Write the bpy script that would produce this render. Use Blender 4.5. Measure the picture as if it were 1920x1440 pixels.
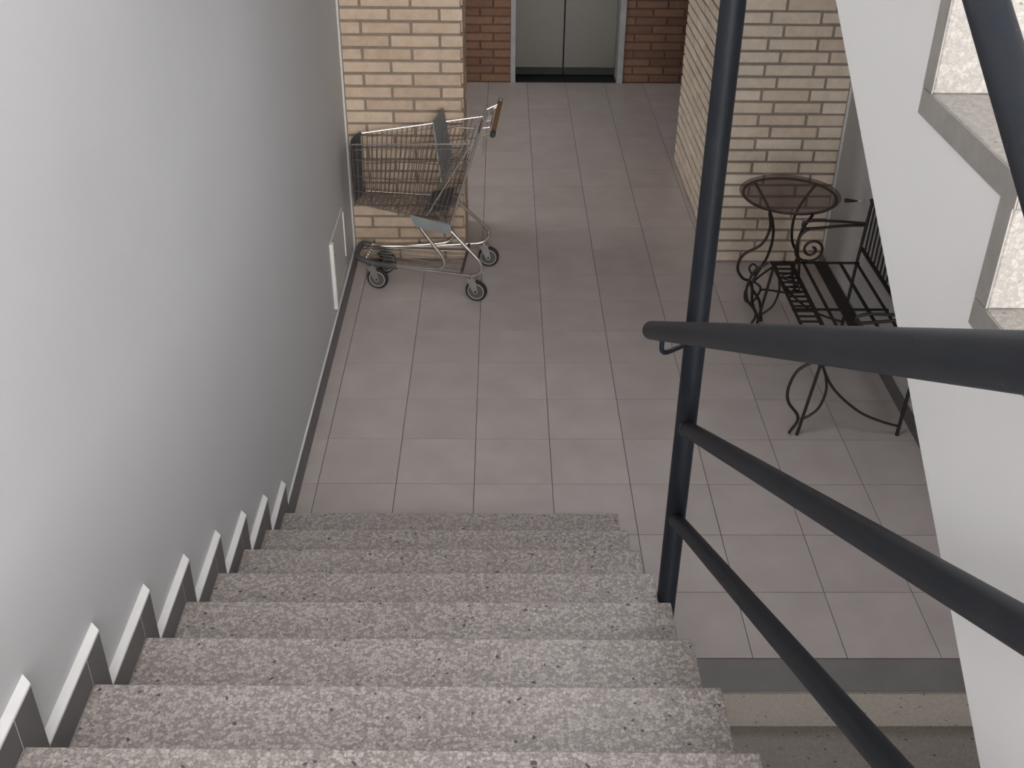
import bpy, bmesh, math, random
from mathutils import Vector, Matrix
random.seed(7)
for o in list(bpy.data.objects): bpy.data.objects.remove(o)
SC = bpy.context.scene
COL = SC.collection

# ------------------------------------------------------------------ camera
F = 2067.85                                   # focal length in pixels of the 1920 px wide frame
CAM = Vector((0.7737, -3.7560, 2.8676))
RX = Vector((0.99993321, -0.00751196, 0.00878382))
UP = Vector((-0.00343231, 0.53270175, 0.84629608))
FW = Vector((0.0110365, 0.8462697, -0.53264039))
cd = bpy.data.cameras.new('camera'); cam = bpy.data.objects.new('camera', cd); COL.objects.link(cam)
cd.sensor_fit = 'HORIZONTAL'; cd.sensor_width = 36.0; cd.lens = F / 1920 * 36.0; cd.clip_start = 0.02
m = Matrix((RX, UP, -FW)).transposed().to_4x4(); m.translation = CAM; cam.matrix_world = m
SC.camera = cam

# ------------------------------------------------------------------ light
SC.view_settings.view_transform = 'Standard'; SC.view_settings.look = 'None'
SC.view_settings.gamma = 1.0; SC.view_settings.use_curve_mapping = False
SC.view_settings.exposure = 0.03
W = bpy.data.worlds.new('daylight'); SC.world = W; W.use_nodes = True
W.node_tree.nodes['Background'].inputs[0].default_value = (0.75, 0.85, 1.0, 1)
W.node_tree.nodes['Background'].inputs[1].default_value = 0.6

def area(name, loc, rot, sx, sy, power, color):
    l = bpy.data.lights.new(name, 'AREA'); l.shape = 'RECTANGLE'; l.size = sx; l.size_y = sy
    l.energy = power; l.color = color
    o = bpy.data.objects.new(name, l); COL.objects.link(o); o.location = loc; o.rotation_euler = rot
    return o
# daylight entering by the landing window behind the camera, and by the entrance glazing left of the lobby
area('landing_window_daylight', (1.30, -8.27, 3.55), (math.radians(90), 0, 0), 2.3, 2.3, 880, (1.0, 0.985, 0.965))
area('lower_window_daylight', (1.80, -8.27, .55), (math.radians(90), 0, 0), 1.45, 1.75, 230, (1.0, 0.985, 0.96))
area('entrance_daylight', (-1.78, 3.74, .98), (math.radians(90), 0, math.radians(-90)), 1.7, 1.75, 44, (1.0, 0.97, 0.93))

# ------------------------------------------------------------------ helpers
def px_on(px, py, axis, val):
    """point where the photograph's pixel ray meets a plane of the place"""
    d = RX * ((px - 960) / F) - UP * ((py - 720) / F) + FW
    return CAM + d * ((val - CAM[axis]) / d[axis])

class MB:
    def __init__(s): s.v = []; s.f = []; s.sm = []
    def add(s, vs, fs, smooth=False):
        b = len(s.v); s.v += [tuple(v) for v in vs]
        for f in fs: s.f.append([i + b for i in f]); s.sm.append(smooth)
        return s
    def box(s, a, b):
        x0, y0, z0 = a; x1, y1, z1 = b
        return s.add([(x0,y0,z0),(x1,y0,z0),(x1,y1,z0),(x0,y1,z0),(x0,y0,z1),(x1,y0,z1),(x1,y1,z1),(x0,y1,z1)],
              [(3,2,1,0),(4,5,6,7),(0,1,5,4),(1,2,6,5),(2,3,7,6),(3,0,4,7)])
    def hexa(s, p):   # 8 corners, bottom loop then top loop
        return s.add(p, [(3,2,1,0),(4,5,6,7),(0,1,5,4),(1,2,6,5),(2,3,7,6),(3,0,4,7)])
    def prism(s, poly, d):   # planar polygon extruded by vector d
        n = len(poly); P = [Vector(p) for p in poly]; Q = [p + Vector(d) for p in P]
        return s.add(P + Q, [list(range(n))[::-1], list(range(n, 2*n))] + [(i, (i+1) % n, n+(i+1) % n, n+i) for i in range(n)])
    def tube(s, pts, r, n=8, closed=False, cap=True):
        P = [Vector(p) for p in pts]; N = len(P)
        R = r if isinstance(r, (list, tuple)) else [r] * N
        t0 = None; up = None; rings = []
        for i in range(N):
            a = P[i-1] if (i > 0 or closed) else P[i]; b = P[(i+1) % N] if (i < N-1 or closed) else P[i]
            t = (b - a).normalized()
            if up is None:
                up = Vector((0,0,1)) if abs(t.z) < .9 else Vector((1,0,0))
            up = (up - t * up.dot(t)); up.normalize()
            w = t.cross(up)
            rings.append([P[i] + (up * math.cos(2*math.pi*k/n) + w * math.sin(2*math.pi*k/n)) * R[i] for k in range(n)])
        vs = [v for ring in rings for v in ring]
        fs = []
        for i in range(N if closed else N-1):
            j = (i+1) % N
            for k in range(n): fs.append((i*n+k, i*n+(k+1) % n, j*n+(k+1) % n, j*n+k))
        s.add(vs, fs, True)
        if cap and not closed:
            s.add(rings[0], [list(range(n))]); s.add(rings[-1], [list(range(n))[::-1]])
        return s
    def lathe(s, c, axis, prof, n=24):   # prof: (radius, offset along axis)
        a = Vector(axis).normalized(); u = a.orthogonal().normalized(); w = a.cross(u); c = Vector(c)
        vs = []; fs = []
        for r, h in prof:
            for k in range(n):
                t = 2*math.pi*k/n; vs.append(c + a*h + (u*math.cos(t) + w*math.sin(t))*r)
        for i in range(len(prof)-1):
            for k in range(n): fs.append((i*n+k, i*n+(k+1) % n, (i+1)*n+(k+1) % n, (i+1)*n+k))
        fs.append(list(range(n))[::-1]); fs.append([(len(prof)-1)*n+k for k in range(n)])
        return s.add(vs, fs, True)
    def mesh(s, name, mat, bevel=0.0, seg=2):
        me = bpy.data.meshes.new(name); me.from_pydata(s.v, [], s.f)
        for p, k in zip(me.polygons, s.sm): p.use_smooth = k
        bm = bmesh.new(); bm.from_mesh(me)
        if bevel: bmesh.ops.bevel(bm, geom=list(bm.edges), offset=bevel, segments=seg, affect='EDGES', profile=.5)
        bmesh.ops.recalc_face_normals(bm, faces=bm.faces); bm.to_mesh(me); bm.free()
        for p in me.polygons:
            pass
        if any(s.sm): me.set_sharp_from_angle(angle=math.radians(40))
        if mat: me.materials.append(mat)
        return me
    def build(s, name, mat, parent=None, bevel=0.0, seg=2):
        return link(name, s.mesh(name, mat, bevel, seg), parent)

def link(name, me, parent=None, loc=None):
    o = bpy.data.objects.new(name, me); COL.objects.link(o)
    if loc is not None: o.location = loc
    if parent is not None:
        o.parent = parent
        if parent.matrix_basis != Matrix(): o.matrix_parent_inverse = parent.matrix_basis.inverted()
    return o
def thing(name, label, cat, loc, group=None):
    o = link(name, None, None, loc); o['label'] = label; o['category'] = cat
    if group: o['group'] = group
    return o
def tag(o, label, cat): o['label'] = label; o['category'] = cat; return o
def struct(o): o['kind'] = 'structure'; return o
def smooth(pts, k=6, closed=False):   # Catmull-Rom through the points
    P = [Vector(p) for p in pts]; n = len(P); out = []
    for i in range(n if closed else n-1):
        g = lambda j: P[j % n] if closed else P[max(0, min(n-1, j))]
        a, b, c, d = g(i-1), g(i), g(i+1), g(i+2)
        for q in range(k):
            t = q / k
            out.append(.5*((2*b) + (c-a)*t + (2*a-5*b+4*c-d)*t*t + (3*b-a-3*c+d)*t**3))
    if not closed: out.append(P[-1])
    return out
def fillet(pts, rad, k=6):   # polyline with rounded corners
    P = [Vector(p) for p in pts]; out = [P[0]]
    for i in range(1, len(P)-1):
        a = (P[i-1]-P[i]); b = (P[i+1]-P[i]); r = min(rad, a.length*.48, b.length*.48)
        p = P[i] + a.normalized()*r; q = P[i] + b.normalized()*r
        for j in range(k+1):
            t = j/k; out.append(p*(1-t)**2 + P[i]*2*t*(1-t) + q*t*t)
    out.append(P[-1]); return out

# ------------------------------------------------------------------ materials
def nt(name):
    mt = bpy.data.materials.new(name); mt.use_nodes = True
    t = mt.node_tree; return mt, t, t.nodes['Principled BSDF'], t.nodes.new, t.links.new
def coords(new, lk, scale, obj=False):
    g = new('ShaderNodeTexCoord') if obj else new('ShaderNodeNewGeometry')
    mp = new('ShaderNodeMapping'); mp.inputs['Scale'].default_value = scale if hasattr(scale, '__len__') else (scale,)*3
    lk(g.outputs['Object' if obj else 'Position'], mp.inputs['Vector']); return mp.outputs['Vector']
def ramp(new, stops):
    r = new('ShaderNodeValToRGB'); e = r.color_ramp.elements
    while len(e) < len(stops): e.new(.5)
    for el, (p, c) in zip(e, stops): el.position = p; el.color = (*c, 1)
    return r
def noise(new, lk, vec, scale, detail=4, rough=.55):
    n = new('ShaderNodeTexNoise'); n.inputs['Scale'].default_value = scale; n.inputs['Detail'].default_value = detail
    n.inputs['Roughness'].default_value = rough; lk(vec, n.inputs['Vector']); return n.outputs['Fac']
def bump(new, lk, b, h, strength, dist):
    n = new('ShaderNodeBump'); n.inputs['Strength'].default_value = strength; n.inputs['Distance'].default_value = dist
    lk(h, n.inputs['Height']); lk(n.outputs['Normal'], b.inputs['Normal'])
def mix(new, lk, fac, a, b, mode='MIX'):
    n = new('ShaderNodeMix'); n.data_type = 'RGBA'; n.blend_type = mode
    for sock, v in ((n.inputs[0], fac), (n.inputs[6], a), (n.inputs[7], b)):
        if hasattr(v, 'is_output'): lk(v, sock)
        elif isinstance(v, (int, float)): sock.default_value = v
        else: sock.default_value = (*v, 1)
    return n.outputs[2]
def plain(name, c1, c2, scale=6, rough=.6, metal=0.0, bmp=0.0, spec=None, vary=0.0):
    mt, t, b, new, lk = nt(name)
    v = coords(new, lk, 1.0); n = noise(new, lk, v, scale)
    r = ramp(new, [(.3, c1), (.7, c2)]); lk(n, r.inputs[0]); out = r.outputs[0]
    if vary:
        oi = new('ShaderNodeObjectInfo'); hs = new('ShaderNodeHueSaturation'); mr = new('ShaderNodeMapRange')
        mr.inputs[3].default_value = 1 - vary; mr.inputs[4].default_value = 1 + vary
        lk(oi.outputs['Random'], mr.inputs[0]); lk(mr.outputs[0], hs.inputs['Value']); lk(out, hs.inputs['Color']); out = hs.outputs[0]
    lk(out, b.inputs['Base Color']); b.inputs['Roughness'].default_value = rough; b.inputs['Metallic'].default_value = metal
    if spec is not None: b.inputs['Specular IOR Level'].default_value = spec
    if bmp: bump(new, lk, b, noise(new, lk, v, scale*14, 3), bmp, .004)
    return mt

M = {}
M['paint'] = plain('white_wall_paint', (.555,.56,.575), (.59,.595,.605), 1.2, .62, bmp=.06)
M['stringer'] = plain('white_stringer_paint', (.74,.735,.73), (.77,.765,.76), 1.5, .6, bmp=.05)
M['grey_paint'] = plain('grey_wall_paint', (.48,.475,.47), (.52,.515,.51), 1.5, .7, bmp=.06)
M['ceiling'] = plain('ceiling_paint', (.80,.80,.79), (.84,.84,.83), 1.5, .8)
M['cap'] = plain('skirting_bead_plaster', (.70,.69,.69), (.78,.77,.77), 9, .6, bmp=.1)
M['skirt'] = plain('dark_skirting_tile', (.105,.098,.10), (.135,.126,.128), 5, .38)
M['grout'] = plain('floor_grout', (.06,.05,.048), (.09,.078,.074), 30, .9)
M['iron'] = plain('wrought_iron_brown_black', (.012,.009,.009), (.022,.016,.015), 40, .5, .3, bmp=.2)
M['chrome'] = plain('worn_chrome', (.58,.54,.505), (.68,.64,.60), 20, .26, .94)
M['wire'] = plain('basket_wire_zinc', (.19,.16,.145), (.25,.215,.195), 20, .36, .7)
M['zinc'] = plain('galvanised_fork', (.42,.40,.39), (.52,.50,.48), 30, .45, .8)
M['grey_plastic'] = plain('grey_plastic', (.19,.205,.21), (.235,.25,.255), 12, .5)
M['bumper'] = plain('charcoal_bumper_plastic', (.055,.058,.06), (.085,.088,.09), 14, .55)
M['rubber'] = plain('black_tyre_rubber', (.02,.018,.018), (.03,.027,.027), 30, .7)
M['hub'] = plain('grey_wheel_hub', (.085,.08,.078), (.11,.105,.10), 30, .5)
M['white_ring'] = plain('white_wheel_ring', (.5,.48,.46), (.58,.56,.53), 30, .5)
M['handle'] = plain('ochre_handle_plastic', (.20,.105,.045), (.25,.135,.06), 30, .45)
M['black'] = plain('black_plastic', (.012,.012,.013), (.02,.02,.02), 20, .5)
M['panel'] = plain('white_panel_paint', (.66,.65,.63), (.70,.69,.67), 6, .5)
M['panel_face'] = plain('access_panel_paint', (.60,.575,.565), (.66,.635,.62), 4, .55)
M['frame'] = plain('aluminium_frame', (.24,.24,.24), (.30,.30,.30), 10, .6, .2)
M['lift_dark'] = plain('lift_shadow_gap', (.008,.008,.009), (.014,.014,.015), 10, .6)
M['mortar_cream'] = plain('cream_mortar', (.20,.155,.115), (.26,.205,.16), 26, .95, bmp=.5)
M['mortar_red'] = plain('dark_mortar', (.085,.048,.035), (.11,.064,.046), 26, .95, bmp=.4)

def terrazzo(name, base, light, dark, mott, scale=1.0, rough=.42):
    mt, t, b, new, lk = nt(name)
    v = coords(new, lk, 1.0)
    nz = new('ShaderNodeTexNoise'); nz.inputs['Scale'].default_value = 60; lk(v, nz.inputs['Vector'])
    av = new('ShaderNodeMixRGB'); av.blend_type = 'ADD'; av.inputs[0].default_value = .006
    lk(v, av.inputs[1]); lk(nz.outputs['Color'], av.inputs[2]); vv = av.outputs[0]
    def chips(sc, lo, hi, thr):
        vo = new('ShaderNodeTexVoronoi'); vo.inputs['Scale'].default_value = sc*scale; lk(vv, vo.inputs['Vector'])
        ve = new('ShaderNodeTexVoronoi'); ve.feature = 'DISTANCE_TO_EDGE'; ve.inputs['Scale'].default_value = sc*scale; lk(vv, ve.inputs['Vector'])
        d = new('ShaderNodeMapRange'); d.inputs[1].default_value = lo; d.inputs[2].default_value = hi
        d.inputs[3].default_value = 0; d.inputs[4].default_value = 1; lk(ve.outputs['Distance'], d.inputs[0])
        sp = new('ShaderNodeSeparateColor'); lk(vo.outputs['Color'], sp.inputs[0])
        g = new('ShaderNodeMath'); g.operation = 'GREATER_THAN'; g.inputs[1].default_value = thr; lk(sp.outputs[0], g.inputs[0])
        mu = new('ShaderNodeMath'); mu.operation = 'MULTIPLY'; lk(d.outputs[0], mu.inputs[0]); lk(g.outputs[0], mu.inputs[1])
        return mu.outputs[0], sp.outputs[1]
    big, tone = chips(118, .05, .10, .50); small, _ = chips(230, .06, .12, .45); dk, _ = chips(105, .10, .16, .983)
    r0 = ramp(new, [(.32, base), (.68, mott)]); lk(noise(new, lk, v, 3.2, 5), r0.inputs[0])
    c = mix(new, lk, small, r0.outputs[0], tuple(.45*x+.55*y for x, y in zip(base, light)))
    rl = ramp(new, [(.1, tuple(.35*x+.65*y for x, y in zip(base, light))), (.9, light)]); lk(tone, rl.inputs[0])
    c = mix(new, lk, big, c, rl.outputs[0]); c = mix(new, lk, dk, c, dark)
    lk(c, b.inputs['Base Color']); b.inputs['Roughness'].default_value = rough
    bump(new, lk, b, noise(new, lk, v, 160, 2), .05, .002)
    return mt
M['terrazzo'] = terrazzo('terrazzo_stair', (.245,.21,.198), (.52,.475,.452), (.085,.073,.068), (.285,.247,.233))
M['terrazzo_pale'] = terrazzo('terrazzo_pale', (.235,.218,.203), (.335,.318,.298), (.14,.13,.12), (.25,.233,.216), 1.35)
M['terrazzo_edge'] = plain('terrazzo_cut_edge', (.25,.235,.22), (.32,.30,.28), 22, .65, bmp=.25)
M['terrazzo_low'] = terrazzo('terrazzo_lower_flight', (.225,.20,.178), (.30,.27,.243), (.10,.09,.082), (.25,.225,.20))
M['border'] = plain('grey_floor_border', (.19,.18,.175), (.23,.22,.213), 5, .45)

def tile_mat():
    mt, t, b, new, lk = nt('floor_tile_greige')
    v = coords(new, lk, 1.0)
    oi = new('ShaderNodeObjectInfo'); cv = new('ShaderNodeVectorMath'); cv.operation = 'ADD'
    sc = new('ShaderNodeVectorMath'); sc.operation = 'SCALE'; sc.inputs[3].default_value = 37.0
    cx = new('ShaderNodeCombineXYZ'); lk(oi.outputs['Random'], cx.inputs[0]); lk(oi.outputs['Random'], cx.inputs[1])
    lk(cx.outputs[0], sc.inputs[0]); lk(v, cv.inputs[0]); lk(sc.outputs[0], cv.inputs[1])
    n = noise(new, lk, cv.outputs[0], 5.5, 5, .5)
    r = ramp(new, [(.3, (.47,.418,.40)), (.5, (.505,.452,.434)), (.72, (.545,.493,.472))]); lk(n, r.inputs[0])
    hs = new('ShaderNodeHueSaturation'); mr = new('ShaderNodeMapRange'); mr.inputs[3].default_value = .965; mr.inputs[4].default_value = 1.035
    lk(oi.outputs['Random'], mr.inputs[0]); lk(mr.outputs[0], hs.inputs['Value']); lk(r.outputs[0], hs.inputs['Color'])
    lk(hs.outputs[0], b.inputs['Base Color'])
    rr = new('ShaderNodeMapRange'); rr.inputs[3].default_value = .26; rr.inputs[4].default_value = .40; lk(n, rr.inputs[0]); lk(rr.outputs[0], b.inputs['Roughness'])
    return mt
M['tile'] = tile_mat()

def brick_mat(name, c1, c2, c3):
    mt, t, b, new, lk = nt(name)
    v = coords(new, lk, 1.0); oi = new('ShaderNodeObjectInfo')
    r = ramp(new, [(.0, c1), (.5, c2), (1.0, c3)]); lk(oi.outputs['Random'], r.inputs[0])
    n = noise(new, lk, v, 22, 5, .65); rn = ramp(new, [(.3, (.84,.82,.80)), (.7, (1.06,1.05,1.04))]); lk(n, rn.inputs[0])
    c = mix(new, lk, 1.0, r.outputs[0], rn.outputs[0], 'MULTIPLY')
    lk(c, b.inputs['Base Color']); b.inputs['Roughness'].default_value = .88
    bump(new, lk, b, noise(new, lk, v, 110, 4, .6), .5, .004)
    return mt
M['brick_cream'] = brick_mat('cream_brick', (.47,.36,.27), (.52,.405,.31), (.56,.45,.35))
M['brick_pale'] = brick_mat('pale_brick', (.54,.452,.365), (.59,.505,.415), (.63,.55,.46))
M['brick_red'] = brick_mat('red_brown_brick', (.135,.07,.046), (.17,.09,.057), (.195,.107,.069))

def steel_mat():
    mt, t, b, new, lk = nt('brushed_lift_steel')
    v = coords(new, lk, (60, 60, 900)); n = noise(new, lk, v, 1.0, 2)
    r = ramp(new, [(.3, (.10,.095,.087)), (.7, (.125,.118,.108))]); lk(n, r.inputs[0])
    lk(r.outputs[0], b.inputs['Base Color']); b.inputs['Metallic'].default_value = .85; b.inputs['Roughness'].default_value = .42
    return mt
M['steel'] = steel_mat()

def rail_mat():
    mt, t, b, new, lk = nt('navy_black_pipe_paint')
    v = coords(new, lk, 1.0)
    n = noise(new, lk, v, 9, 5, .6); r = ramp(new, [(.35, (.009,.012,.018)), (.62, (.013,.015,.020)), (.8, (.036,.035,.034))]); lk(n, r.inputs[0])
    vo = new('ShaderNodeTexVoronoi'); vo.inputs['Scale'].default_value = 34; lk(v, vo.inputs['Vector'])
    ls = new('ShaderNodeMath'); ls.operation = 'LESS_THAN'; ls.inputs[1].default_value = .055; lk(vo.outputs['Distance'], ls.inputs[0])
    c = mix(new, lk, ls.outputs[0], r.outputs[0], (.06,.06,.06))
    lk(c, b.inputs['Base Color']); b.inputs['Roughness'].default_value = .48; b.inputs['Specular IOR Level'].default_value = .28
    bump(new, lk, b, noise(new, lk, v, 260, 2), .10, .001)
    return mt
M['rail'] = rail_mat()

def glass_mat(name, col, alpha):
    mt, t, b, new, lk = nt(name)
    b.inputs['Base Color'].default_value = (*col, 1); b.inputs['Roughness'].default_value = .08
    tr = new('ShaderNodeBsdfTransparent'); tr.inputs[0].default_value = (*[min(1, .62 + .5*c) for c in col], 1)
    ms = new('ShaderNodeMixShader'); ms.inputs[0].default_value = alpha
    lk(tr.outputs[0], ms.inputs[1]); lk(b.outputs[0], ms.inputs[2]); lk(ms.outputs[0], t.nodes['Material Output'].inputs['Surface'])
    return mt
M['smoke'] = glass_mat('smoky_brown_glass', (.20,.15,.135), .26)
M['pane'] = glass_mat('clear_window_glass', (.95,.97,1.0), .06)

# ------------------------------------------------------------------ dimensions of the place
T = .333                       # floor tile
XL, XW = -.0663, -.085         # skirting face, left wall face
XR = 2.682                     # right wall face
YE = 5.69                      # lift wall
ST, SR = .2958, .1621          # tread depth, riser
Y1, Z1 = -.3713, .1394         # first nosing of the near flight
SX = 1.2377                    # right end of the near flight
X2 = 1.343                     # left face of the upper flight
ny = lambda k: Y1 - k*ST
tz = lambda k: Z1 + k*SR
LZ = tz(10)                    # landing level
CZ = 2.75                      # lobby ceiling

# ------------------------------------------------------------------ floor, tile by tile
floor = struct(MB().box((-1.72, -1.0, -.10), (3.05, YE+.02, -.0035)).build('floor', M['grout']))
tm = MB().box((-.165, -.165, -.006), (.1652, .165, 0)).mesh('tile', M['tile'])
for r in range(-3, 17):
    for c in range(0, 9):
        x0, x1 = c*T, (c+1)*T
        y0, y1 = r*T, (r+1)*T
        if r == 16: y1 = YE
        if x1 > XR and r < 6: x1 = XR
        if x1 - x0 > T-.001 and y1 - y0 < T+.05 and abs(y1-y0-T) < .001: link('tile', tm, floor, (x0+T/2, y0+T/2, 0))
        else: MB().box((x0+.0014, y0+.0014, -.006), (x1-.0014, y1-.0014, 0)).build('tile', M['tile'], floor)
    if r < 7: MB().box((XL-.01, r*T+.0014, -.006), (-.0014, (r+1)*T-.0014, 0)).build('tile', M['tile'], floor)
    else:
        for c in range(-5, 0):
            if r < 16: link('tile', tm, floor, (c*T+T/2, r*T+T/2, 0))
            else: MB().box((c*T+.0014, r*T+.0014, -.006), ((c+1)*T-.0014, YE, 0)).build('tile', M['tile'], floor)

border = struct(MB().box((1.0, -1.149, -.162), (XR, -1.0005, -.0012)).build('trim_1', M['border'], None, .003))

# ------------------------------------------------------------------ walls of the stairwell and lobby
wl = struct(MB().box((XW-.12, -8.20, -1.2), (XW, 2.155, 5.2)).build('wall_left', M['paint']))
wr = struct(MB().box((XR, -8.20, -1.8), (XR+.12, 2.16, 5.2)).build('wall_right', M['grey_paint']))
wb = MB(); YB0, YB1 = -8.32, -8.20
for x0, x1, z0, z1 in ((XW-.12, XR+.12, -1.8, -.35), (XW-.12, 1.05, -.35, 1.45), (2.55, XR+.12, -.35, 1.45), (XW-.12, XR+.12, 1.45, 2.45),
                       (XW-.12, .18, 2.45, 4.7), (2.42, XR+.12, 2.45, 4.7), (XW-.12, XR+.12, 4.7, 5.2)):
    wb.box((x0, YB0, z0), (x1, YB1, z1))
wb = struct(wb.build('wall_back', M['paint']))
win = MB().box((.18, -8.28, 2.45), (.23, -8.22, 4.7)).box((2.37, -8.28, 2.45), (2.42, -8.22, 4.7))
win.box((.23, -8.28, 2.45), (2.37, -8.22, 2.5)).box((.23, -8.28, 4.65), (2.37, -8.22, 4.7)).box((1.28, -8.28, 2.5), (1.32, -8.22, 4.65))
w1 = struct(win.build('window_1', M['frame']))
for x0, x1 in ((.23, 1.28), (1.32, 2.37)): MB().box((x0, -8.253, 2.5), (x1, -8.247, 4.65)).build('pane', M['pane'], w1)
w3 = MB().box((1.05, -8.28, -.35), (1.09, -8.22, 1.45)).box((2.51, -8.28, -.35), (2.55, -8.22, 1.45)).box((1.09, -8.28, -.35), (2.51, -8.22, -.31)).box((1.09, -8.28, 1.41), (2.51, -8.22, 1.45))
w3 = struct(w3.build('window_3', M['frame']))
MB().box((1.09, -8.253, -.31), (2.51, -8.247, 1.41)).build('pane', M['pane'], w3)
landing = struct(MB().box((XW, -8.20, LZ-.16), (XR, ny(10), LZ)).build('floor_landing', M['terrazzo']))
struct(MB().box((XW-.12, -8.32, 5.2), (XR+.12, -.9, 5.3)).build('ceiling_stairwell', M['ceiling']))
struct(MB().box((-1.9, -.95, CZ), (3.2, YE+.2, CZ+.15)).build('ceiling', M['ceiling']))
struct(MB().box((XW, -.95, CZ+.15), (XR, -.85, 5.2)).build('wall_upper', M['paint']))
# lobby: glazed entrance side on the left, side wall on the right
we = MB().box((-1.84, 2.15, 0), (-1.72, 2.85, CZ)).box((-1.84, 4.65, 0), (-1.72, YE, CZ)).box((-1.84, 2.85, 1.95), (-1.72, 4.65, CZ))
struct(we.build('wall_lobby_left', M['paint']))
gd = MB()
for y in (2.85, 3.72, 4.60): gd.box((-1.80, y, 0), (-1.75, y+.05, 1.95))
gd.box((-1.80, 2.90, 0), (-1.75, 4.60, .08)).box((-1.80, 2.90, 1.89), (-1.75, 4.60, 1.95))
gd = struct(gd.build('window_2', M['frame']))
for y0, y1 in ((2.90, 3.72), (3.77, 4.60)): MB().box((-1.777, y0, .08), (-1.773, y1, 1.89)).build('pane', M['pane'], gd)
struct(MB().box((-1.84, 2.155, 0), (XW-.12, 2.275, CZ)).build('wall_lobby_front', M['paint']))
struct(MB().box((3.05, 3.8, 0), (3.15, YE, CZ)).build('wall_lobby_right', M['paint']))

# added fill lamp, out of view, to brighten the floor by the stair foot
lamp = thing('added_fill_lamp', 'added out-of-view square fill lamp above the foot of the stairs', 'lamp', (1.35, -.45, CZ))
MB().box((1.03, -.77, CZ-.035), (1.67, -.74, CZ)).box((1.03, -.16, CZ-.035), (1.67, -.13, CZ)).box((1.03, -.74, CZ-.035), (1.06, -.16, CZ)).box((1.64, -.74, CZ-.035), (1.67, -.16, CZ)).build('frame', M['panel'], lamp)
df = bpy.data.materials.new('fill_lamp_glow'); df.use_nodes = True
df.node_tree.nodes['Principled BSDF'].inputs['Emission Color'].default_value = (.96, .97, 1, 1)
df.node_tree.nodes['Principled BSDF'].inputs['Emission Strength'].default_value = 11.0
MB().box((1.06, -.74, CZ-.028), (1.64, -.16, CZ-.012)).build('fill_diffuser', df, lamp)

# ------------------------------------------------------------------ brickwork
BH, BL, BJ = .069, .265, .0135
def brick_mesh(L, d, axis, mat, cache={}):
    k = (round(L, 3), d, axis, mat.name)
    if k not in cache:
        a = (L/2, d/2, (BH-BJ)/2) if axis == 0 else (d/2, L/2, (BH-BJ)/2)
        cache[k] = MB().box(tuple(-x for x in a), a).mesh('brick', mat, .0025, 1)
    return cache[k]
def brick_face(parent, axis, u0, u1, plane, out, z1, joints, mat, zoff=0.0, holes=(), thick=.03, proud=.007):
    """courses of single bricks along axis on a wall plane; out is the outward sign on the other axis"""
    n = 0; zc = zoff
    row = 0
    while zc < z1 - .01:
        j0 = joints[row % 2]
        u = u0 + ((j0 - u0) % BL) - BL
        while u < u1:
            a, b = max(u, u0 - BJ/2) + BJ/2, min(u + BL, u1 + BJ/2) - BJ/2
            spans = [(a, b)]
            for h0, h1 in holes:
                ns = []
                for p, q in spans:
                    if q <= h0 or p >= h1: ns.append((p, q)); continue
                    if p < h0: ns.append((p, h0 - .004))
                    if q > h1: ns.append((h1 + .004, q))
                spans = ns
            for a, b in spans:
                if b - a > .02:
                    off = out * (proud + random.uniform(-.0022, .0022) - thick/2)
                    c = (.5*(a+b), plane + off, zc + BH/2) if axis == 0 else (plane + off, .5*(a+b), zc + BH/2)
                    o = link('brick', brick_mesh(b - a, thick, axis, mat), parent, c)
                    o.rotation_euler = (0, 0, random.uniform(-.004, .004)) if axis == 0 else (0, 0, random.uniform(-.002, .002))
                    o.scale = (1, 1, random.uniform(.95, 1.06)); n += 1
            u += BL
        zc += BH; row += 1
    return n
ZO = .011
# left pillar
pl = struct(MB().box((XW+.002, 2.163, 0), (.562, 2.76, CZ)).build('wall_pillar_left', M['mortar_cream']))
brick_face(pl, 0, XW+.014, .571, 2.163, -1, 2.05, (.185, .300), M['brick_cream'], ZO)
brick_face(pl, 1, 2.19, 2.765, .562, 1, 2.05, (2.30, 2.42), M['brick_cream'], ZO)
MB().box((XW, 2.150, 0), (XW+.010, 2.1632, CZ)).build('plaster_strip', M['grey_paint'], pl)
# right pillar
M['mortar_grey'] = plain('grey_mortar', (.20,.168,.14), (.25,.215,.185), 26, .95, bmp=.5)
pr = struct(MB().box((2.035, 2.168, 0), (2.70, 3.84, CZ)).build('wall_pillar_right', M['mortar_grey']))
brick_face(pr, 0, 2.026, XR-.014, 2.168, -1, 2.05, (2.195, 2.270), M['brick_pale'], ZO-.005)
brick_face(pr, 1, 2.19, 3.845, 2.035, -1, 2.05, (2.30, 2.42), M['brick_pale'], ZO-.005)
MB().box((XR-.013, 2.150, 0), (XR+.001, 2.1682, CZ)).build('plaster_strip', M['grey_paint'], pr)
# lift wall
LX0, LX1 = .856, 1.821
lw = MB().box((-1.72, YE+.008, 0), (LX0, YE+.4, CZ)).box((LX1, YE+.008, 0), (3.05, YE+.4, CZ)).box((LX0, YE+.008, 2.15), (LX1, YE+.4, CZ))
lw = struct(lw.build('wall_lift', M['mortar_red']))
brick_face(lw, 0, -.20, LX0-.002, YE+.008, -1, 1.95, (.60, .71), M['brick_red'], 0.004)
brick_face(lw, 0, LX1+.002, 2.90, YE+.008, -1, 1.95, (2.05, 2.17), M['brick_red'], 0.004)

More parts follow.
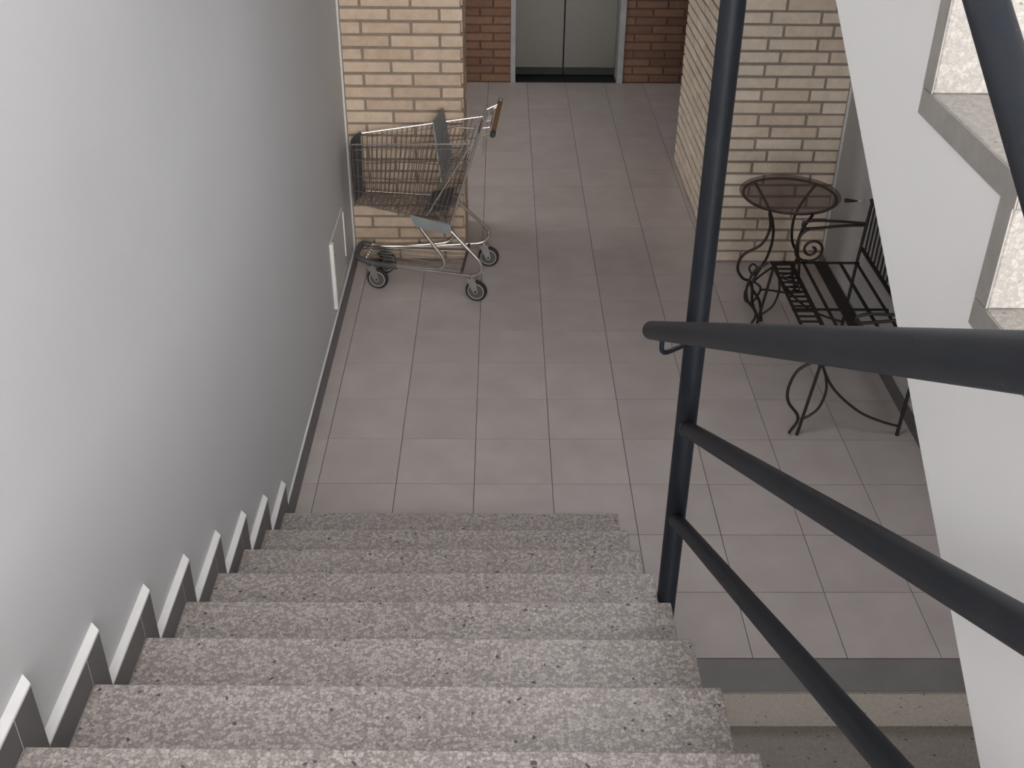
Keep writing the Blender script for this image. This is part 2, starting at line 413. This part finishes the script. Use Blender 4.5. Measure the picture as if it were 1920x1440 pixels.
# lift door
d1 = struct(MB().box((LX0, YE+.30, 0), (LX1, YE+.4, 2.15)).build('door_1', M['lift_dark']))
for x0, x1 in ((LX0, LX0+.042), (LX1-.05, LX1)):
    MB().box((x0, YE-.012, 0), (x1, YE+.30, 2.15)).build('jamb', M['frame'], d1, .002)
MB().box((LX0+.042, YE-.012, 2.07), (LX1-.05, YE+.30, 2.15)).build('lintel', M['frame'], d1, .002)
xm = 1.318
for x0, x1 in ((LX0+.043, xm-.005), (xm+.005, LX1-.051)):
    MB().box((x0, YE+.20, .03), (x1, YE+.235, 2.07)).build('door_panel', M['steel'], d1, .002)
    MB().box((x0, YE+.196, .012), (x1, YE+.1995, .075)).build('door_foot_reflection', M['lift_dark'], d1)  # dark reflection at the door foot, put in as a near-black strip
MB().box((LX0+.043, YE+.002, -.003), (LX1-.051, YE+.29, .004)).build('door_sill', M['lift_dark'], d1)

# ------------------------------------------------------------------ skirting on the left wall, stepped along the flight
H, WD = .081, .080
def step_profile(off_h, off_w, x):
    pts = []
    return pts
bl = struct(MB().box((XW-.002, Y1+WD, 0), (XL-.012, 2.146, H-.006)).build('baseboard_left', M['cap']))
MB().box((XW-.002, Y1+WD+.001, H-.008), (XW+.0085, 2.146, H+.003)).build('skirting_bead', M['cap'], bl)
y = Y1 + WD + .001
while y < 2.14:
    y2 = min(y + T*1.5, 2.145)
    MB().box((XL-.012, y+.001, 0), (XL, y2-.001, H)).build('skirting_tile', M['skirt'], bl); y = y2
for k in range(11):
    zt, zb = tz(k), (tz(k-1) if k else 0.0)
    yf, yb = ny(k), (ny(k+1) if k < 10 else -8.19)
    # backing, white bead on top, dark tiles on the face
    MB().box((XW-.002, yb+WD if k < 10 else yb, zt-.02), (XL-.0004, yf+WD-.001, zt+H-.004)).build('skirting_bed', M['cap'], bl)
    yb_ = yb+WD-.0005 if k < 10 else yb; xa, xb_ = XW-.002, XL+.0005
    MB().hexa([(xa, yb_, zt+H-.008), (xb_, yb_, zt+H-.008), (xb_, yf+WD, zt+H-.008), (xa, yf+WD+.020, zt+H-.008),
               (xa, yb_, zt+H+.004), (xb_, yb_, zt+H-.001), (xb_, yf+WD, zt+H-.001), (xa, yf+WD+.020, zt+H+.004)]).build('skirting_bead', M['cap'], bl, .0012, 1)
    MB().box((XW-.002, yf+.002, zb), (XL-.0004, yf+WD-.0025, zt)).build('skirting_bed', M['cap'], bl)
    MB().box((XL-.012, (yb+WD+.0015) if k < 10 else yb, zt), (XL, yf-.0016, zt+H-.008)).build('skirting_tile', M['skirt'], bl)
    MB().box((XL-.012, yf+.0012, zb), (XL, yf+WD-.001, zt+H-.008)).build('skirting_tile', M['skirt'], bl)
# right wall skirting
br = struct(MB().box((XR-.014, -.96, 0), (XR, 2.15, .075)).build('baseboard_right', M['grey_paint']))
y = -.96
while y < 2.14:
    y2 = min(y+.45, 2.149)
    MB().box((XR-.022, y+.001, 0), (XR-.013, y2-.001, .075)).build('skirting_tile', M['skirt'], br); y = y2

# ------------------------------------------------------------------ near flight going down
f1 = thing('staircase', 'speckled grey terrazzo staircase flight descending along the white left wall', 'stairs', (.58, Y1, 0))
def skewL(k): return .0014*max(0, k-3)
def skewR(k): return -.0016*max(0, k-4) - .0016*max(0, k-5)
for k in range(10):
    z = tz(k); zb = tz(k-1) if k else 0.0
    yl, yr = ny(k)+skewL(k), ny(k)+skewR(k)
    yb = ny(k+1) - .03
    xl = XL + .0004
    MB().hexa([(xl, yb, z-.04), (SX, yb, z-.04), (SX, yr, z-.04), (xl, yl, z-.04),
               (xl, yb, z), (SX, yb, z), (SX, yr, z), (xl, yl, z)]).build('tread', M['terrazzo'], f1, .0035, 2)
    MB().hexa([(xl, yl-.055, zb+.0005), (SX-.004, yr-.055, zb+.0005), (SX-.004, yr-.02, zb+.0005), (xl, yl-.02, zb+.0005),
               (xl, yl-.055, z-.0395), (SX-.004, yr-.055, z-.0395), (SX-.004, yr-.02, z-.0395), (xl, yl-.02, z-.0395)]).build('riser', M['terrazzo'], f1)
# sloping slab carrying the steps
sl = [(XL, ny(0)-.06, .001), (XL, ny(0)-.06, tz(0)-.041)]
for k in range(1, 11):
    sl += [(XL, ny(k)-.06, tz(k-1)-.041), (XL, ny(k)-.06, tz(k)-.041 if k < 10 else tz(9)-.041)]
sl += [(XL, ny(10)-.0, LZ-.30), (XL, ny(0)-.55, .001)]
MB().prism(sl, (SX-XL-.008, 0, 0)).build('slab', M['grey_paint'], f1)

# ------------------------------------------------------------------ upper flight rising away on the right
A_Y, A_Z = -2.327, 2.4216           # foot of one riser
f2 = thing('staircase', 'pale terrazzo upper staircase flight with white sawtooth side rising at far right', 'stairs', (2.0, A_Y-4*ST, LZ))
TH = .036
N0, N1 = -4, 4
ry = lambda j: A_Y + j*ST
rz = lambda j: A_Z + j*SR           # level at the foot of riser j
for j in range(N0, N1):
    y0, y1 = ry(j), ry(j+1); z0, z1 = rz(j), rz(j+1)
    if j == N0: z0 = LZ
    MB().box((X2, y0, z0+.0004), (XR-.001, y0+TH, z1-TH)).build('riser', M['terrazzo_pale'], f2, .002, 1)
    MB().box((X2, y0-.004, z1-TH), (XR-.001, y1+TH*.9, z1)).build('tread', M['terrazzo_pale'], f2, .003, 2)
    # sawn ends of the slabs
    MB().box((X2-.0015, y0+.0015, z0), (X2+.0002, y0+TH, z1-TH)).build('riser_end', M['terrazzo_edge'], f2)
    MB().box((X2-.0015, y0-.002, z1-TH), (X2+.0002, y1+TH-.001, z1-.0015)).build('tread_end', M['terrazzo_edge'], f2)
sof = lambda y: 2.424 + (y + 1.818) * (2.424-1.791) / (2.896-1.818)
poly = []
for j in range(N0, N1):
    z0 = rz(j) - TH if j > N0 else LZ
    poly += [(X2+.002, ry(j)+TH, z0), (X2+.002, ry(j)+TH, rz(j+1)-TH)]
yt = ry(N1)+TH; poly += [(X2+.002, yt, rz(N1)-TH), (X2+.002, yt, sof(yt)), (X2+.002, -3.30, sof(-3.30)), (X2+.002, ry(N0)+TH, LZ-.30)]
MB().prism(poly, (XR-X2-.01, 0, 0)).build('stringer', M['stringer'], f2)

# ------------------------------------------------------------------ lower flight descending toward the basement
f3 = thing('staircase', 'dim terrazzo steps going down below the edge of the tiled floor', 'stairs', (1.9, -1.15, -.162))
for k in range(5):
    y0 = -1.150 - k*ST; z0 = -.162*(k+1)
    MB().box((1.05, y0-ST, z0-.05), (XR-.001, y0-.0005, z0)).build('tread', M['terrazzo_low'], f3, .002, 1)
    MB().box((1.05, y0-.012, z0+.0004), (XR-.001, y0-.0004, z0+.1615)).build('riser', M['terrazzo_low'], f3)
struct(MB().box((.88, -8.19, -1.8), (1.03, -1.16, -.02)).build('wall_basement', M['grey_paint']))
struct(MB().box((1.05, -8.20, -.97), (XR, -1.150-5*ST, -.81)).build('floor_basement', M['terrazzo_low']))

# ------------------------------------------------------------------ railing
RXP, RYP = 1.2665, -1.345
rl = thing('stair_railing', 'dark navy pipe railing with tall post standing beside the terrazzo steps', 'railing', (RXP, RYP, tz(3)))
MB().tube([(RXP, RYP, .52), (RXP, RYP, 3.35)], .0278, 24).build('post', M['rail'], rl)
sd = Vector((0, -ST, SR)).normalized()
def rail(name, p, r, a, b, n=20):
    p = Vector(p); return MB().tube([p + sd*a, p + sd*b], r, n).build(name, M['rail'], rl)
pm = px_on(1287, 803, 0, RXP); plw = px_on(1262, 967, 0, RXP)
pm = pm + sd*((RYP - pm.y)/sd.y); plw = plw + sd*((RYP - plw.y)/sd.y)
rail('middle_rail', pm, .0215, 0, 2.25); rail('lower_rail', plw, .0205, 0, 2.25)
for p_, r_ in ((pm, .0225), (plw, .0215)):
    c = p_ + sd*.030
    MB().tube([c - sd*.012, c + sd*.006], [r_+.005, r_+.0005], 20).build('weld', M['rail'], rl)
HX = 1.176
ph = px_on(1240, 621, 0, HX)
e0 = px_on(1222, 616, 0, HX)
L0 = (e0 - ph).dot(sd)
hr = rail('handrail', ph, .0250, L0, 2.35, 24)
MB().lathe(ph + sd*L0, -sd, [(.0250, 0), (.0235, .006), (.018, .011), (.008, .0135)], 24).build('end_cap', M['rail'], hr)
b0 = ph + sd*.03
MB().tube(fillet([b0 + Vector((0, 0, -.015)), b0 + Vector((.0, .0, -.068)), Vector((RXP-.02, RYP, b0.z-.060))], .03), .0062, 10).build('bracket', M['rail'], rl)
su = Vector((0, ST, SR)).normalized()
pu = px_on(1849, 0, 0, RXP)
for dz, r_, nm in ((0, .0215, 'lower_rail'), (.34, .0215, 'middle_rail')):
    q = pu + Vector((0, 0, dz)); t1 = (RYP - q.y)/su.y; t0 = (-3.42 - q.y)/su.y
    MB().tube([q + su*t0, q + su*t1], r_, 20).build(nm, M['rail'], rl)
MB().tube([(RXP, -3.42, LZ-.1), (RXP, -3.42, 3.0)], .0278, 24).build('post', M['rail'], rl)

# ------------------------------------------------------------------ access panel on the left wall
ap = thing('access_panel', 'white framed access panel low on the left wall before the cart', 'panel', (XW, 1.55, .35))
y0, y1, z0, z1 = 1.30, 1.80, .15, .50
MB().box((XW-.001, y0+.03, z0+.01), (XW+.004, y1-.012, z1-.01)).build('cover', M['panel_face'], ap)
MB().box((XW-.001, y0, z0-.015), (XW+.020, y0+.036, z1+.005)).build('frame_stile', M['panel'], ap, .005)
MB().box((XW-.001, y1-.014, z0+.06), (XW+.010, y1, z1-.03)).build('frame_stile', M['panel'], ap, .002)
MB().box((XW-.001, y0+.028, z1-.010), (XW+.0055, y1-.014, z1)).build('frame_rail', M['panel_face'], ap)
MB().box((XW-.001, y0+.028, z0), (XW+.0055, y1-.014, z0+.010)).build('frame_rail', M['panel_face'], ap)
MB().lathe((XW+.020, y0+.018, z1-.06), (1,0,0), [(.004, -.002), (.004, .001), (.002, .002)], 10).build('screw', M['black'], ap)

# dark cable stub on the grey right wall
cb = px_on(1616, 377, 0, XR)
cs = thing('cable_stub', 'small black cable stub poking from the grey wall above the bench', 'cable', cb)
MB().tube([(XR-.092, cb.y, cb.z-.55+.553), (XR-.088, cb.y, cb.z-.55+.553), (XR-.05, cb.y, cb.z-.55+.551), (XR-.022, cb.y, cb.z-.55+.550)], [.009, .012, .0085, .003], 8).build('cable_end', M['black'], cs)
MB().tube([(XR-.024, cb.y, cb.z), (XR+.001, cb.y, cb.z)], .0028, 6).build('cable_core', M['cap'], cs)

# ------------------------------------------------------------------ shopping cart
cart = thing('shopping_cart', 'wire shopping cart with orange-brown handle parked against brick pillar', 'shopping cart', (.38, 1.90, 0))
def cn(x): return 1.671 + (x-.641)*(-.262)
def cf(x): return 2.107 + (x-.708)*.1275
def cp(x, s, z):       # s = 0 near side, 1 far side
    xn, xf = x, x + .035
    a = Vector((xn, cn(xn), z)); b = Vector((xf, cf(xf), z)); return a.lerp(b, s)
def side(pts, s): return [cp(x, s, z) for x, z in pts]
XN, XB = -.012, .500                       # basket nose, foot of the back posts
rimz = lambda x: .832 + (x+.012)*.105
botz = lambda x: .500 - (x+.012)*.115
backx = lambda z: .500 + (z-.441)*.314
for s in (0, 1):
    w = MB()
    for f in (.25, .52, .78):
        a = Vector(); pts = []
        for i in range(9):
            x = XN + (backx(.44+.44*(1-f)) - XN)*i/8; zt, zb_ = rimz(x), botz(x); pts.append(cp(x, s, zt + (zb_-zt)*f))
        w.tube(pts, .0027, 6)
    n = 24
    for i in range(n+1):
        t = i/n; xt = XN + (backx(.89)-XN)*t; xb = XN + (XB - XN)*t
        w.tube([cp(xt, s, rimz(xt)), cp(xb, s, botz(xb))], .0023, 5)
    w.build('basket_side', M['wire'], cart)
    MB().tube(side([(XN, rimz(XN)), (.3, rimz(.3)), (backx(.895), rimz(backx(.895)))], s), .0042, 8).build('basket_rim', M['chrome'], cart)
    MB().tube(side([(XN+.01, rimz(XN)-.028), (backx(.87), rimz(.63)-.026)], s), .0022, 6).build('rim_wire', M['chrome'], cart)
    MB().tube(side([(XN, botz(XN)), (XB, botz(XB))], s), .004, 8).build('basket_lower_rim', M['wire'], cart)
    # back post up to the handle arm
    MB().tube(side([(XB, .415), (backx(.96), .96)], s), .0075, 10).build('back_post', M['chrome'], cart)
    MB().tube(side([(.379, .475), (.627, .905)], s), .0045, 8).build('side_brace', M['chrome'], cart)
    MB().tube(fillet(side([(backx(.93), .935), (.70, .955), (.735, .968)], s), .02), .0050, 8).build('handle_arm', M['chrome'], cart)
    MB().tube(fillet(side([(.64, .835), (.685, .838), (.690, .885), (.697, .945), (.735, .955)], s), .018), .0042, 8).build('handle_stay', M['chrome'], cart)
    MB().tube(fillet(side([(.66, .885), (.683, .885), (.69, .945)], s), .012), .0040, 8).build('handle_stay', M['chrome'], cart)
    # grey plate over the legs
    off = Vector((0, -.011 if s == 0 else .011, 0))
    pp = [cp(x, s, z) + off for x, z in ((.284, .474), (.505, .440), (.512, .390), (.475, .386), (.345, .400), (.315, .408))]
    MB().prism(pp, -off*.3).build('side_plate', M['grey_plastic'], cart)
    # bent tube legs
    MB().tube(smooth(side([(.318, .43), (.375, .352), (.432, .276), (.462, .232), (.466, .196), (.440, .170), (.395, .160), (.30, .156), (.12, .152)], s), 5), .0095, 10).build('inner_leg', M['chrome'], cart)
    MB().tube(smooth(side([(.490, .42), (.555, .352), (.620, .285), (.662, .238), (.672, .196), (.652, .164), (.610, .148), (.52, .146), (.30, .146)], s), 5), .0095, 10).build('outer_leg', M['chrome'], cart)
base = fillet(side([(.32, .146), (.06, .150), (-.040, .175)], 0) + side([(-.052, .185), (.06, .158), (.32, .146)], 1), .07, 8)
MB().tube(base, .0105, 10).build('base_tube', M['chrome'], cart)
nose = fillet(side([(.20, .146), (.06, .150), (-.040, .176)], 0) + side([(-.052, .186), (.0, .168)], 1), .07, 8)
MB().tube(nose, .0155, 10).build('nose_bumper', M['bumper'], cart)
lr = MB()
for i in range(6):
    s = .12 + .76*i/5; lr.tube([cp(.0, s, .178), cp(.56, s, .150)], .0032, 6)
lr.tube([cp(.02, .06, .172), cp(.02, .94, .176)], .003, 6).tube([cp(.56, .0, .146), cp(.56, 1, .146)], .004, 6)
lr.build('lower_rack', M['chrome'], cart)
MB().tube([cp(.56, .05, .150), cp(.56, .95, .150)], .0085, 8).build('rack_bar', M['bumper'], cart)
# basket bottom, front panel, back gate, child seat
bt = MB()
for i in range(13): 
    s = i/12; bt.tube([cp(XN, s, botz(XN)), cp(XB, s, botz(XB))], .0023, 5)
for i in range(18):
    x = XN + (XB-XN)*i/17; bt.tube([cp(x, 0, botz(x)), cp(x, 1, botz(x))], .0023, 5)
bt.build('basket_bottom', M['wire'], cart)
fr = MB()
NS = 10
ring = []
for zi, z in enumerate((.838, .80, .70, .60, .515, .485)):
    for i in range(NS+1):
        s = i/NS; bul = .030*math.sin(math.pi*(.12 + .76*s))*(1.0 if 0 < zi < 5 else .8)
        p = cp(XN, s, z); ring.append((p.x - bul - .004*(zi in (1,2,3)), p.y, p.z))
nz_ = 6; inner = [(x+.006, y_, z_) for x, y_, z_ in ring]
fs = []
for a in range(nz_-1):
    for i in range(NS):
        q = a*(NS+1)+i; fs.append((q, q+1, q+NS+2, q+NS+1)); b_ = len(ring); fs.append((b_+q+NS+1, b_+q+NS+2, b_+q+1, b_+q))
for i in range(NS):
    b_ = len(ring); fs.append((i, b_+i, b_+i+1, i+1)); q = (nz_-1)*(NS+1)+i; fs.append((q+1, b_+q+1, b_+q, q))
for a in range(nz_-1):
    b_ = len(ring)
    for q in (a*(NS+1), a*(NS+1)+NS): fs.append((q, q+NS+1, b_+q+NS+1, b_+q))
fr.add(ring + inner, fs, True); fr.build('front_panel', M['bumper'], cart)
gt = MB()
for i in range(11): 
    s = .04 + .92*i/10; gt.tube([cp(backx(.46), s, .46), cp(backx(.885), s, .885)], .0018, 5)
for z in (.46, .57, .68, .79, .885): gt.tube([cp(backx(z), .02, z), cp(backx(z), .98, z)], .0026, 6)
gt.build('back_gate', M['wire'], cart)
st = MB().prism([cp(.418, .10, .985), cp(.430, .90, .965), cp(.475, .92, .66), cp(.455, .08, .66)], (.006, 0, 0))
st.build('seat_back', M['grey_plastic'], cart)
sg = MB()
for i in range(8):
    s = .1 + .8*i/7; sg.tube([cp(.47, s, .70), cp(.575, s, .72)], .0022, 6)
for x in (.47, .52, .575): sg.tube([cp(x, .08, .70 + (x-.47)*.19), cp(x, .92, .70 + (x-.47)*.19)], .003, 6)
sg.build('seat_wires', M['chrome'], cart)
MB().tube(fillet([cp(.47, .10, .86), cp(.45, .5, .87), cp(.47, .9, .86), cp(.60, .9, .85)], .03), .0035, 6).build('seat_strap_wire', M['chrome'], cart)
MB().prism([cp(.36, .06, .475), cp(.485, .06, .50), cp(.485, .94, .50), cp(.36, .94, .475)], (0, 0, .010)).build('rear_flap', M['bumper'], cart)
ha, hb = cp(.735, -.03, .968), cp(.735, 1.03, .975)
hd = MB().tube([ha, hb], .0125, 16).build('handle', M['handle'], cart)
ax = (hb-ha).normalized()
MB().tube([ha - ax*.016, ha + ax*.012], .0150, 14).build('end_cap', M['black'], hd)
MB().tube([hb + ax*.016, hb - ax*.006], .0150, 14).build('end_cap', M['chrome'], hd)
MB().prism([cp(.682, .44, .954), cp(.708, .44, .962), cp(.708, .62, .962), cp(.682, .62, .954)], (0, 0, .004)).build('handle_placard', M['panel'], cart)
# casters
def caster(x, y, yaw, dark=False):
    c = Vector((x, y, .061)); ca, sa = math.cos(yaw), math.sin(yaw)
    axd = Vector((-sa, ca, 0)); fwd = Vector((ca, sa, 0))
    t = MB().lathe(c, axd, [(.050, -.011), (.058, -.012), (.061, -.008), (.061, .008), (.058, .012), (.050, .011)], 32).build('wheel', M['rubber'], cart)
    MB().lathe(c, axd, [(.041, -.0125), (.041, .0125)], 28).build('hub', M['hub'], t)
    ringm = MB()
    for sg_ in (-1, 1): ringm.tube([c + axd*(.0125*sg_) + (fwd*math.cos(a*math.tau/28) + Vector((0,0,1))*math.sin(a*math.tau/28))*.0445 for a in range(28)], .0022, 6, True)
    ringm.build('wheel_ring', M['white_ring'], t)
    fk = MB()
    for sg_ in (-1, 1):
        o = axd*(.018*sg_)
        p = [c + o + fwd*d + Vector((0,0,h)) for d, h in ((-.052, .072), (.0, .072), (.014, -.004), (.006, -.014), (-.010, -.012))]
        fk.prism(p, axd*(.003*sg_))
    top = c - fwd*.026 + Vector((0,0,.072))
    p = [top + fwd*a + axd*b for a, b in ((-.028, -.022), (.028, -.022), (.028, .022), (-.028, .022))]
    fk.prism(p, (0,0,.005)); fk.tube([top, top + Vector((0,0,.022))], .011, 12)
    fko = fk.build('fork', M['bumper'] if dark else M['zinc'], cart)
    MB().lathe(c, axd, [(.006, -.023), (.006, .023)], 10).build('axle', M['black'], fko)
pN = cp(.642, 0, 0); pF = cp(.655, 1, 0)
caster(pN.x, pN.y, -.26); caster(pF.x+.015, pF.y, -.1)
pN = cp(.085, 0, 0); pF = cp(.085, 1, 0)
caster(pN.x, pN.y, -.25); caster(pF.x, pF.y-.02, .8, True)

# ------------------------------------------------------------------ wrought iron bench
bench = thing('garden_bench', 'black wrought iron bench with slatted seat against grey right wall', 'bench', (2.40, .86, 0))
SZ, B0, B1 = .400, .345, 1.355
BX0, BX1 = 2.165, 2.618
def bar(x, y0, y1, w, h=.006, z=SZ): return MB().box((x-w/2, y0, z-h), (x+w/2, y1, z))
for x, w in ((BX0, .014), (2.262, .020), (2.326, .014), (2.515, .016), (2.600, .014)):
    bar(x, B0, B1, w).build('seat_slat', M['iron'], bench)
bar(2.412, B0, B1, .062).build('seat_slat', M['iron'], bench)
n = 20
rung = MB().box((-.045, -.006, -.006), (.045, .006, 0)).mesh('apron_rung', M['iron'])
for i in range(n):
    link('apron_rung', rung, bench, ((BX0+2.262)/2, B0 + .03 + (B1-B0-.06)*i/(n-1), SZ-.001))
for y_ in (B0, .85, B1): MB().box((BX0-.006, y_-.008, SZ-.012), (BX1, y_+.008, SZ-.005)).build('seat_crossbar', M['iron'], bench)
# scrollwork in the apron middle
def scroll(c, r0, r1, a0, turns, ux, uy, n=30):
    c = Vector(c); ux = Vector(ux); uy = Vector(uy)
    return [c + (ux*math.cos(a0+turns*math.tau*i/n) + uy*math.sin(a0+turns*math.tau*i/n))*(r0+(r1-r0)*i/n) for i in range(n+1)]
for yy, sg_ in ((1.16, 1), (1.04, -1)):
    MB().tube(scroll((2.215, yy, SZ+.004), .050, .010, 0, 1.4*sg_, (1,0,0), (0,1,0)), .004, 6).build('apron_scroll', M['iron'], bench)
# end frames, one per end: legs, arm, scroll
for yy, near in ((.372, True), (1.352, False)):
    v = lambda pts, yy=yy: [(x, yy, z) for x, z in pts]
    R_ = .0075
    MB().tube(v([(2.182, SZ-.01), (2.130, .0)]), R_, 8).build('front_leg', M['iron'], bench)
    MB().tube(smooth(v([(2.150, SZ-.008), (2.085, .345), (2.056, .255), (2.066, .180), (2.114, .115), (2.122, .075), (2.104, .035), (2.092, .010)])), .007, 8).build('leg_scroll', M['iron'], bench)
    MB().tube(smooth(v([(2.182, SZ-.015), (2.212, .315), (2.226, .235), (2.208, .150), (2.170, .105), (2.133, .085)])), .006, 8).build('leg_scroll', M['iron'], bench)
    MB().tube(smooth(v([(2.184, SZ-.018), (2.235, .282), (2.30, .205), (2.40, .124), (2.50, .077), (2.585, .050)])), .006, 8).build('side_stretcher', M['iron'], bench)
    MB().tube(v([(2.588, .0), (2.603, .384), (2.623, .740)]), .0085, 8).build('back_post', M['iron'], bench)
    arm = smooth(v([(2.622, .612), (2.50, .622), (2.36, .628), (2.305, .618), (2.296, .600), (2.315, .585), (2.38, .588), (2.50, .600), (2.622, .604)]))
    MB().tube(arm, .0075, 8).build('armrest', M['iron'], bench)
    MB().tube(smooth(v([(2.335, .584), (2.295, .550), (2.278, .480), (2.290, .430), (2.330, .405)])), .007, 8).build('arm_support', M['iron'], bench)
    MB().tube(scroll((2.360, yy, .468), .066, .012, -2.0, 1.55, (1,0,0), (0,0,1), 40), .0070, 8).build('arm_scroll', M['iron'], bench)
MB().box((2.612, .355, .728), (2.632, 1.362, .742)).build('back_rail', M['iron'], bench)
MB().box((2.608, .355, .468), (2.624, 1.362, .480)).build('back_rail', M['iron'], bench)
n = 19
slat = MB().hexa([(2.612, -.006, .475), (2.618, -.006, .475), (2.618, .006, .475), (2.612, .006, .475), (2.619, -.006, .733), (2.625, -.006, .733), (2.625, .006, .733), (2.619, .006, .733)]).mesh('back_slat', M['iron'])
for i in range(1, n): link('back_slat', slat, bench, (0, .372 + (1.352-.372)*i/n, 0))

# ------------------------------------------------------------------ round glass table
TZ, TC, TR = .655, Vector((2.283, 1.628, 0)), .243
table = thing('side_table', 'round smoky glass table on curled wrought iron legs before brick pillar', 'table', (TC.x, TC.y, 0))
MB().lathe((TC.x, TC.y, TZ), (0,0,1), [(TR+.016, 0), (TR+.018, .003), (TR+.016, .007)], 56).build('glass_top', M['smoke'], table)
MB().tube([TC + Vector((math.cos(a*math.tau/48)*(TR-.004), math.sin(a*math.tau/48)*(TR-.004), TZ-.008)) for a in range(48)], .0075, 8, True).build('top_ring', M['iron'], table)
P = lambda pts: [tuple(px_on(a, b, 1, y_)) for a, b, y_ in pts]
legA = [tuple(px_on(1443, 400, 2, TZ-.01))] + P([(1444,428,1.415),(1428,458,1.42),(1394,478,1.425),(1383,502,1.43),(1392,521,1.435),(1409,532,1.44),(1411,570,1.44)]) + [(2.171, 1.44, .004)]
MB().tube(smooth(legA), .0075, 8).build('leg', M['iron'], table)
topB = px_on(1415, 341, 2, TZ-.01)
MB().tube(smooth([tuple(topB)] + P([(1442,392,1.70),(1450,436,1.60),(1440,478,1.52),(1420,512,1.46),(1409,537,1.44),(1424,565,1.44)]) + [(2.180, 1.44, .004)]), .0075, 8).build('leg', M['iron'], table)
legC = [tuple(px_on(1530, 346, 2, TZ-.01))] + P([(1508,374,1.74),(1489,408,1.70),(1485,450,1.68),(1497,482,1.68)]) + [(2.42, 1.70, .15), (2.44, 1.76, .06), (2.42, 1.78, .004)]
MB().tube(smooth(legC), .0075, 8).build('leg', M['iron'], table)
legD = [tuple(px_on(1524, 403, 2, TZ-.01))] + P([(1506,428,1.45),(1496,455,1.52),(1495,482,1.58)]) + [(2.36, 1.63, .20), (2.41, 1.70, .07), (2.40, 1.76, .004)]
MB().tube(smooth(legD), .0075, 8).build('leg', M['iron'], table)
MB().tube(smooth(P([(1410,514,1.46),(1405,503,1.46),(1412,495,1.46),(1420,503,1.46),(1416,514,1.46)]), 5, True), .0055, 6).build('leg_curl', M['iron'], table)
MB().tube(smooth(P([(1408,529,1.45),(1398,545,1.45),(1397,562,1.45),(1408,568,1.45),(1420,555,1.45),(1426,540,1.45),(1416,530,1.45)]), 5, True), .006, 6).build('leg_curl', M['iron'], table)
MB().tube(smooth(P([(1414,527,1.46),(1428,515,1.47),(1450,500,1.50)]) + [(2.30, 1.62, .27), (2.37, 1.68, .22)]), .006, 6).build('stretcher', M['iron'], table)
MB().tube(smooth(P([(1424,546,1.45),(1433,543,1.46),(1462,547,1.47)]) + [(2.36, 1.56, .11), (2.41, 1.70, .08)]), .006, 6).build('stretcher', M['iron'], table)
